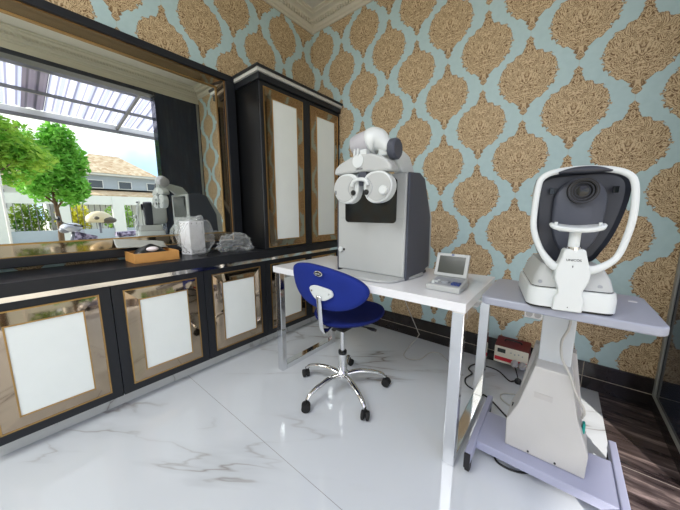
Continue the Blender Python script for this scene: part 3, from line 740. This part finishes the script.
A('forehead_pad', MB().tube(pad, [(.003+.0095*math.sin(PI*(i+.5)/len(pad)), .012) for i in range(len(pad))], 10, flat=(0,1,0)), 'slate_dark', smooth='all')['label'] = 'dark oval forehead pad'
o = obj('adhesive_tape', MB().prism([(x,y,.8005) for x, y in [(2.375,-.88),(2.397,-.875),(2.399,-.865),(2.377,-.855)]], (0,0,.001)), 'white_gloss'); tag(o, 'scrap of clear tape on the lavender grey instrument tabletop', 'tape')

# ------------------------------------------------------------------ voltage stabiliser and wall outlet
st = thing('voltage_stabilizer', 'dark red and ivory voltage box at the dark skirting behind the wheeled table', 'voltage box', (1.985, -.09, .075))
x0, x1, y0, y1, z0, z1 = 1.884, 2.084, -.155, -.014, .075, .195
obj('case', MB().prism([(x0,y,z) for y, z in [(y0+.004,z0),(y0+.004,z1),(y1,z1+.02),(y1,z0)]], (x1-x0,0,0)), 'stab_red', st, bevel=.004)
fp = obj('front_panel', MB().box(x0+.002,x1-.002,y0-.002,y0+.004,z0+.002,z1-.002), 'ivory', st, bevel=.001)
obj('red_band', MB().box(x0+.006,x1-.006,y0-.004,y0-.002,z0+.018,z0+.044), 'stripe_red', fp)
obj('meter', MB().box(x0+.02,x0+.068,y0-.0045,y0-.002,z1-.044,z1-.016), 'lcd', fp)
for k in range(4): obj('lamp', MB().lathe([(.004,0),(.004,.003)], (x0+.10+.022*k, y0-.002, z1-.03-.006*(k%2)), 'y', 10), 'key_grey', fp)
obj('socket', MB().lathe([(.018,0),(.018,.003)], (x0+.128,y0-.002,z0+.03), 'y', 18), 'ivory', fp); obj('socket', MB().lathe([(.018,0),(.018,.003)], (x0+.172,y0-.002,z0+.03), 'y', 18), 'ivory', fp)
obj('handle', MB().tube(smooth_path([(x0+.05,y1-.06,z1+.008),(x0+.06,y1-.06,z1+.024),(x0+.14,y1-.06,z1+.024),(x0+.15,y1-.06,z1+.008)],4), .005, 8), 'black_plastic', st, smooth='all')
obj('rear_bracket', MB().box(x0+.04,x1-.04,y1,-.0125,z0+.02,z1-.04), 'black_plastic', st)
for k, (px, lab) in enumerate(((x0+.128,'left of two pale plugs in the front of the red voltage box'),(x0+.172,'right of two pale plugs in the front of the red voltage box'))):
    pl = thing('power_plug', lab, 'plug', (px, y0-.006, z0+.03), 0, 'plugs in the voltage box')
    obj('plug_body', MB().lathe([(.020,0),(.022,.012),(.018,.036),(.009,.048)], (px,y0-.0055,z0+.03), 'y', 18), 'lilac_grey', pl, smooth=True)
    e = [(px,y0-.04,z0+.03),(px+.012,y0-.058,z0+.045),(px+.045,y0-.03,z0+.075),(px+.11,y0+.02,z0+.085)] if k else [(px,y0-.04,z0+.03),(px+.02,y0-.075,z0+.0),(px+.03,y0-.085,z0-.045),(px+.0,y0-.07,.005)]
    obj('lead', MB().tube(smooth_path(e,6), .0035, 7), 'cord_white' if k else 'cord_black', pl, smooth='all')
so2 = thing('wall_outlet', 'white wall outlet plate on patterned wallpaper under the instrument tabletop', 'outlet', (2.075, -.006, .415))
obj('plate', MB().box(2.025,2.128,-.010,-.0005,.388,.446), 'socket_white', so2, bevel=.003)
obj('socket_face', MB().lathe([(.02,0),(.02,.002)], (2.052,-.010,.417), 'y', 18), 'label_grey', so2); obj('socket_face', MB().lathe([(.02,0),(.02,.002)], (2.1,-.010,.417), 'y', 18), 'label_grey', so2)
# cords on the floor
def cord(name, pts, r, m, label): tag(obj(name, MB().tube(smooth_path(pts, 8), r, 7), m, smooth='all'), label, 'cord')
cord('trailing_cable', [(1.30,-.50,.70),(1.285,-.35,.45),(1.32,-.16,.14),(1.335,-.17,.10),(1.30,-.28,.03),(1.305,-.37,.005),(1.37,-.40,.005),(1.43,-.345,.005),(1.455,-.20,.005),(1.52,-.17,.005),(1.60,-.24,.005),(1.68,-.31,.005),(1.74,-.36,.005)], .0035, 'cord_white', 'grey cord hanging below the desk and trailing over the marble floor')
cord('mains_cable', [(2.035,-.21,.014),(2.0,-.235,.005),(1.92,-.15,.005),(1.83,-.14,.005),(1.765,-.17,.005),(1.75,-.25,.005),(1.785,-.30,.005),(1.765,-.39,.005),(1.80,-.465,.005),(1.92,-.505,.005),(2.02,-.60,.005),(2.12,-.70,.005)], .0045, 'cord_black', 'black power cord winding across the floor behind the desk leg')
m = MB()
cord('floor_cable', [(2.20,-.90,.005),(2.13,-.955,.005),(2.06,-.965,.005),(2.03,-.93,.005),(2.03,-.86,.005),(2.06,-.80,.005),(2.16,-.72,.005)], .0045, 'cord_black', 'black cord looping out from under the front of the wheeled table')
cp_ = thing('cord_plug', 'round black plug lying on the floor in front of the voltage box', 'plug', (2.045,-.222,.002))
obj('plug_body', MB().lathe([(.018,.001),(.02,.006),(.02,.022),(.014,.03)], (2.045,-.222,0), 'z', 18), 'black_plastic', cp_, smooth=True)
obj('plug_pin', MB().tube([(2.05,-.222,.03),(2.05,-.222,.042)], .0025, 6).tube([(2.04,-.222,.03),(2.04,-.222,.042)], .0025, 6), 'chrome', cp_)
cord('bent_cable', [(2.06,-.52,.005),(1.99,-.47,.005),(1.985,-.41,.005),(2.05,-.37,.005),(2.11,-.36,.005)], .004, 'cord_white', 'grey cord bent sharply on the floor beside the beige housing')

# ------------------------------------------------------------------ street outside (seen in the mirror)
struct('ground', MB().box(2.83, 60, -40, 40, -.30, -.16), 'paving')
aw = thing('awning', 'corrugated translucent awning on a steel frame over the shop front', 'awning', (4.0, -1.5, 2.9))
AX0, AX1 = 2.88, 5.6; Y0, Y1 = -14.0, 2.6  # run lengthened out of view to block low sun from the floor
def az(x): return 3.42-.17*(x-AX0)
def strip(ya, yb, n):
    m = MB(); V = []
    for i in range(n+1):
        y = ya+(yb-ya)*i/n; w = .02*(1 if (i//2)%2 else 0)
        V.append([m.bm.verts.new((AX0,y,az(AX0)+w)), m.bm.verts.new((AX1,y,az(AX1)+w))])
    for a, b_ in zip(V, V[1:]): m.bm.faces.new((a[0], b_[0], b_[1], a[1]))
    return m
cuts = [(-14.0,-1.78,'sheet_clear',260),(-1.78,-1.5,'sheet_dark',6),(-1.5,1.35,'sheet_clear',62),(1.35,2.6,'sheet_dark',28)]
for ya, yb, mm, n in cuts: obj('sheet', strip(ya, yb, n), mm, aw)
for x in (3.35,4.1,4.85): obj('purlin', MB().box(x-.02,x+.02,Y0,Y1,az(x)-.055,az(x)-.006), 'awning_steel', aw)
for y in (-12.5,-10.4,-7.8,-5.4,-3.3,-.45,2.2): obj('rafter', MB().prism([(AX0,y,az(AX0)-.11),(AX1,y,az(AX1)-.11),(AX1,y,az(AX1)-.057),(AX0,y,az(AX0)-.057)], (0,.04,0)), 'awning_steel', aw)
obj('gutter', MB().box(AX1-.02,AX1+.07,Y0,Y1,az(AX1)-.10,az(AX1)-.01), 'post_white', aw)
obj('front_beam', MB().box(AX1-.06,AX1-.02,Y0,Y1,az(AX1)-.17,az(AX1)-.11), 'awning_steel', aw)
for y in (-2.17,.28): obj('post', MB().tube([(5.5,y,-.16),(5.5,y,az(5.5)-.1)], .02, 10), 'post_white', aw)

def tree(name, c, h0, rx, rz, n, mm, label, lean=0, seed=1, leaf=.10):
    rnd = random.Random(seed)
    t = thing(name, label, 'tree', (c[0], c[1], -.16))
    zc = h0+rz
    tk = MB().tube(smooth_path([(c[0],c[1],-.16),(c[0]+lean*.4,c[1]+.03,h0*.6),(c[0]+lean,c[1],h0+.3),(c[0]+lean,c[1],zc+rz*.4)],4), [.085-.004*i for i in range(13)], 9)
    for k in range(7):
        a_ = k*2.4; z_ = h0*.85+.18*k
        tk.tube([(c[0]+lean,c[1],z_),(c[0]+lean+rx*.3*math.cos(a_),c[1]+rx*.3*math.sin(a_),z_+.35),(c[0]+lean+rx*.65*math.cos(a_),c[1]+rx*.65*math.sin(a_),z_+.6)], [.035,.025,.012], 6)
    obj('trunk', tk, 'bark', t, smooth='all')
    m = MB()
    cl = []
    for k in range(26):
        d = Vector((rnd.gauss(0,1),rnd.gauss(0,1),rnd.gauss(0,1))).normalized()*(.35+.5*rnd.random())
        cl.append(Vector((c[0]+lean+d.x*rx, c[1]+d.y*rx, zc+d.z*rz)))
    for k in range(n):
        q = cl[rnd.randrange(len(cl))]
        d = Vector((rnd.gauss(0,1),rnd.gauss(0,1),rnd.gauss(0,1))).normalized()*(rnd.random()**.4)
        p = q + Vector((d.x*rx*.36, d.y*rx*.36, d.z*rz*.33))
        u = Vector((rnd.gauss(0,1),rnd.gauss(0,1),rnd.gauss(0,.6))).normalized(); w = u.cross(Vector((rnd.gauss(0,1),rnd.gauss(0,1),1.0))).normalized()
        s_ = leaf*(.6+.8*rnd.random())
        m.poly([p-u*s_, p-w*s_*.42, p+u*s_, p+w*s_*.42])
    obj('crown', m, mm, t)
    return t
tree('street_tree', (11.0,-1.05), 1.2, 1.0, 1.4, 11000, 'leaf_bright', 'young bright green tree with a thin trunk reflected in the mirror', 0, 3, .085)
tree('street_tree', (8.0,-2.5), 1.6, 1.2, 1.1, 9000, 'leaf_olive', 'yellow green tree crown at the left edge of the mirror reflection', 0, 5, .075)

# white boundary wall with openings and a planted bed behind
fw = thing('boundary_wall', 'white garden wall with railed openings across the street in the reflection', 'wall', (14.6, 0, 0))
def B(name, *b, m='fence_white'): return obj(name, MB().box(*b), m, fw)
B('plinth', 14.5,14.7,-9,9,-.16,.35, m='house_wall')
B('beam', 14.45,14.75,-9,9,1.45,1.85)
for y in (-8.5,-6.2,-3.9,-2.3,-.55,1.35,3.4,6): B('pillar', 14.42,14.78,y-.22,y+.22,-.16,1.85)
rl = MB()
for k in range(90):
    y = -8.5+k*.2; rl.box(14.57,14.6,y-.012,y+.012,.35,1.45)
obj('railing', rl, 'awning_steel', fw)
def shrub(x, y, r, h, mm, label, seed):
    rnd = random.Random(seed); m = MB()
    for k in range(700):
        d = Vector((rnd.gauss(0,1),rnd.gauss(0,1),rnd.gauss(0,1))).normalized()*(rnd.random()**.4)
        p = Vector((x+d.x*r*.6, y+d.y*r, h*.5+d.z*h*.5))
        u = Vector((rnd.gauss(0,1),rnd.gauss(0,1),rnd.gauss(0,1))).normalized(); w = u.cross(Vector((rnd.gauss(0,1),.3,1))).normalized()
        s_ = .09; m.poly([p-u*s_, p-w*s_*.5, p+u*s_, p+w*s_*.5])
    for k in range(6): m.tube([(x,y+.1*(k-3),-.16),(x,y+.16*(k-3),h*.6)], .012, 5)
    tag(obj('garden_shrub', m, mm), label, 'shrub', 'shrubs behind the boundary wall')
SH = [(-5.2,'leaf_deep','dark shrub behind the wall at the reflection left edge'),(-3.2,'leaf_deep','pale green shrub behind the wall left of the tree trunk'),(-1.5,'leaf_deep','shrub directly behind the young tree trunk'),(-.1,'leaf_yellow','yellow flowering shrub behind the wall right of the tree trunk'),(1.6,'leaf_olive','shrub behind the wall above the scooter helmet'),(3.6,'leaf_olive','light shrub behind the wall nearest the dark pillar')]
for k, (y, mm, lab) in enumerate(SH): shrub(15.6, y, .66, 1.6, mm, lab, 20+k)

hs = thing('house', 'two storey house with a hipped tile roof across the street in the reflection', 'house', (22, 2.5, 0))
obj('upper_wall', MB().box(19.5,26,-.3,7,2.2,3.25), 'house_wall', hs)
obj('lower_wall', MB().box(19.5,26,-.3,7,-.01,2.5), 'house_white', hs)
obj('roof', MB().prism([(19.0,-.7,3.25),(26.5,-.7,3.25),(26.5,7.2,3.25),(19.0,7.2,3.25)], (0,0,.12)), 'house_white', hs)
rf = MB(); a0 = [(18.9,.7,3.37),(26.5,.7,3.37),(26.5,4.6,3.37),(18.9,4.6,3.37)]
rf.loft([a0, [(21.5,1.7,4.75),(23.8,1.7,4.75),(23.8,3.2,4.75),(21.5,3.2,4.75)]]); obj('tile_roof', rf, 'roof_tile', hs)
cn = MB().prism([(17.6,-.5,1.95),(19.5,-.5,2.3),(19.5,7,2.3),(17.6,7,1.95)], (0,0,.1)); obj('porch_roof', cn, 'roof_tile', hs)
for y in (.4,1.5,2.9,4.4):
    w_ = obj('window', MB().box(19.44,19.5,y-.35,y+.35,2.5,3.0), 'house_white', hs); obj('pane', MB().box(19.42,19.44,y-.3,y+.3,2.55,2.95), 'house_glass', w_)
hs2 = thing('house', 'low white house behind the trees at the reflection left edge', 'house', (21, -6, 0))
obj('wall', MB().box(19,25,-11,-1.2,-.01,2.6), 'house_white', hs2)
obj('roof', MB().prism([(18.3,-11.4,2.6),(18.3,-.9,2.6),(21.5,-.9,3.9),(21.5,-11.4,3.9)], (0,0,.12)), 'roof_tile', hs2)
for y in (-8,-5.2,-2.6):
    w_ = obj('window', MB().box(18.94,19,y-.6,y+.6,1.3,2.2), 'awning_steel', hs2); obj('pane', MB().box(18.92,18.94,y-.54,y+.54,1.36,2.14), 'house_glass', w_)

# scooter parked outside, front towards the left of the reflection
scx = 4.75; SY, SZ = -.22, -.06
_obj = obj
def obj(name, mb, *a, **k):
    mb.xf(Matrix.Translation((0,SY,SZ))); return _obj(name, mb, *a, **k)
sct = thing('scooter', 'parked white and grey scooter outside the shop front seen in the mirror', 'scooter', (scx, -.75+SY, SZ))
def wheel(y):
    m = MB(); pts = [(scx, y+.22*math.cos(2*PI*k/28), .21+.22*math.sin(2*PI*k/28)) for k in range(29)]
    m.tube(pts, .045, 8, cap=False, flat=(1,0,0)); w = obj('wheel', m, 'rubber', sct, smooth='all')
    h = MB().lathe([(.05,-.04),(.05,.04)], (scx,y,.21), 'x', 16)
    for k in range(6):
        a_ = k*PI/3; h.tube([(scx,y,.21),(scx,y+.19*math.cos(a_),.21+.19*math.sin(a_))], .012, 6)
    obj('rim', h, 'steel', w)
wheel(-1.42); wheel(-.12)
obj('fork', MB().tube([(scx-.07,-1.42,.21),(scx-.07,-1.28,.62)], .02, 8).tube([(scx+.07,-1.42,.21),(scx+.07,-1.28,.62)], .02, 8).tube([(scx,-1.28,.55),(scx,-1.2,.88)], .03, 8), 'scooter_grey', sct, smooth='all')
def ell(c, r, name, m, par=None): return obj(name, MB().ball(c, r, 3), m, par or sct, smooth='all')
ell((scx,-1.42,.34), (.08,.26,.12), 'front_fender', 'scooter_white')
obj('leg_shield', MB().prism([(scx-.2,-1.24,.40),(scx+.2,-1.24,.40),(scx+.23,-1.16,.74),(scx+.13,-1.15,.86),(scx-.13,-1.15,.86),(scx-.23,-1.16,.74)], (0,.06,0)), 'scooter_white', sct, bevel=.02)
ell((scx,-1.24,.90), (.17,.15,.085), 'handlebar_cowl', 'scooter_white')
ell((scx-.02,-1.33,.86), (.09,.08,.06), 'headlamp', 'scooter_grey')
obj('handlebar', MB().tube(smooth_path([(scx-.36,-1.14,.93),(scx-.15,-1.2,.94),(scx,-1.22,.93),(scx+.15,-1.2,.94),(scx+.36,-1.14,.93)],4), .018, 8), 'rubber', sct, smooth='all')
for sx in (-1,1):
    w = obj('rear_view_mirror', MB().ball((scx+sx*.34,-1.42 if sx<0 else -1.36,1.06), (.085,.03,.045), 2), 'black_plastic', sct, smooth='all')
    obj('mirror_stalk', MB().tube(smooth_path([(scx+sx*.22,-1.2,.94),(scx+sx*.30,-1.34,.98),(scx+sx*.34,-1.40,1.04)],4), .007, 6), 'black_plastic', w)
obj('floorboard', MB().box(scx-.17,scx+.17,-1.2,-.62,.27,.33), 'scooter_grey', sct, bevel=.02)
obj('rear_body', MB().loft([[(scx+x*w_,y,z0_+z*h_) for x, z in ((-.2,0),(.2,0),(.2,.7),(.12,1),(-.12,1),(-.2,.7))] for y, w_, z0_, h_ in ((-.66,.7,.30,.34),(-.5,1,.30,.42),(-.1,1.05,.36,.40),(.25,.7,.52,.26),(.38,.3,.62,.12))]), 'scooter_white', sct, smooth=True)
obj('seat', MB().loft([[(scx+x*w_,y,z0_+z) for x, z in ((-.15,0),(.15,0),(.15,.05),(.1,.085),(-.1,.085),(-.15,.05))] for y, w_, z0_ in ((-.62,.7,.70),(-.45,1,.70),(-.1,1.05,.73),(.2,.9,.78))]), 'floral_cloth', sct, smooth=True)
obj('leg_cover', MB().loft([[(scx-.27+.02*k,y,z) for y, z in ((-1.34,.36),(-.98,.34),(-.94,.74),(-1.22,.84))] for k in range(2)]), 'floral_cloth', sct, bevel=.01)
hm = thing('helmet', 'cream helmet with dark patches resting on the parked scooter in the reflection', 'helmet', (scx-.05,-.85+SY,.90+SZ))
def helm(p): return Vector((p.x, p.y, max(p.z, -.06)))
obj('shell', MB().ball((scx-.05,-.85,1.04), (.15,.20,.15), 3, helm), 'helmet_cream', hm, smooth='all')
obj('visor', MB().ball((scx-.10,-.74,1.02), (.12,.14,.07), 2), 'helmet_patch', hm, smooth='all')
obj('patch', MB().ball((scx-.165,-.90,1.06), (.04,.05,.04), 2), 'helmet_patch', hm, smooth='all')
obj('handle_support', MB().tube([(scx-.05,-.85,.78),(scx-.05,-.85,.975)], .02, 8), 'scooter_grey', sct)
obj = _obj

# ------------------------------------------------------------------ light
w = bpy.data.worlds.new('Sky'); sc.world = w; w.use_nodes = True
N, L = w.node_tree.nodes, w.node_tree.links
bg = N['Background']; tc = N.new('ShaderNodeTexCoord'); sp = N.new('ShaderNodeSeparateXYZ'); L.new(tc.outputs['Generated'], sp.inputs[0])
nz = N.new('ShaderNodeTexNoise'); nz.inputs['Scale'].default_value = 2.2; nz.inputs['Detail'].default_value = 5; L.new(tc.outputs['Generated'], nz.inputs['Vector'])
cr = N.new('ShaderNodeValToRGB'); cr.color_ramp.elements[0].position = .38; cr.color_ramp.elements[0].color = (.45,.64,.88,1); cr.color_ramp.elements[1].position = .6; cr.color_ramp.elements[1].color = (1,1,1,1)
L.new(nz.outputs['Fac'], cr.inputs[0]); L.new(cr.outputs[0], bg.inputs[0]); bg.inputs[1].default_value = SKY = 1.6
def light(name, kind, loc, energy, rot=(0,0,0), size=1, sy=None, col=(1,1,1)):
    l = bpy.data.lights.new(name, kind); l.energy = energy; l.color = col
    if kind == 'AREA':
        l.size = size
        if sy: l.shape = 'RECTANGLE'; l.size_y = sy
    o = bpy.data.objects.new(name, l); COL.objects.link(o); o.location = loc; o.rotation_euler = rot
    return o
s = light('sun', 'SUN', (8,-6,10), 7.0, col=(1,.95,.88)); s.data.angle = .02
s.rotation_euler = Vector((-.45,.70,-.38)).to_track_quat('-Z','Y').to_euler()
light('fill_light', 'AREA', (1.3,-3.3,3.0), 52, size=1.6, sy=1.0, col=(.96,.98,1))  # unseen fill under the ceiling, added to brighten the room
light('fill_light', 'AREA', (1.3,-4.1,3.0), 20, size=1.6, sy=.6, col=(.96,.98,1))  # second added fill, weaker, no real fitting there

# ------------------------------------------------------------------ camera
cam = bpy.data.cameras.new('camera'); co = bpy.data.objects.new('camera', cam); COL.objects.link(co); sc.camera = co
cam.sensor_width = 36; cam.lens = 272.4/680*36; cam.clip_start = .02; cam.clip_end = 200
co.location = (2.17, -2.227, 1.11); co.rotation_euler = (math.radians(90-8.935), 0, math.radians(39.094))
sc.view_settings.view_transform = 'Standard'; sc.view_settings.look = 'None'; sc.view_settings.gamma = 1; sc.view_settings.use_curve_mapping = False
sc.view_settings.exposure = 0.2
sc.cycles.use_denoising = True
sc.cycles.max_bounces = 10; sc.cycles.transparent_max_bounces = 24; sc.cycles.caustics_reflective = True
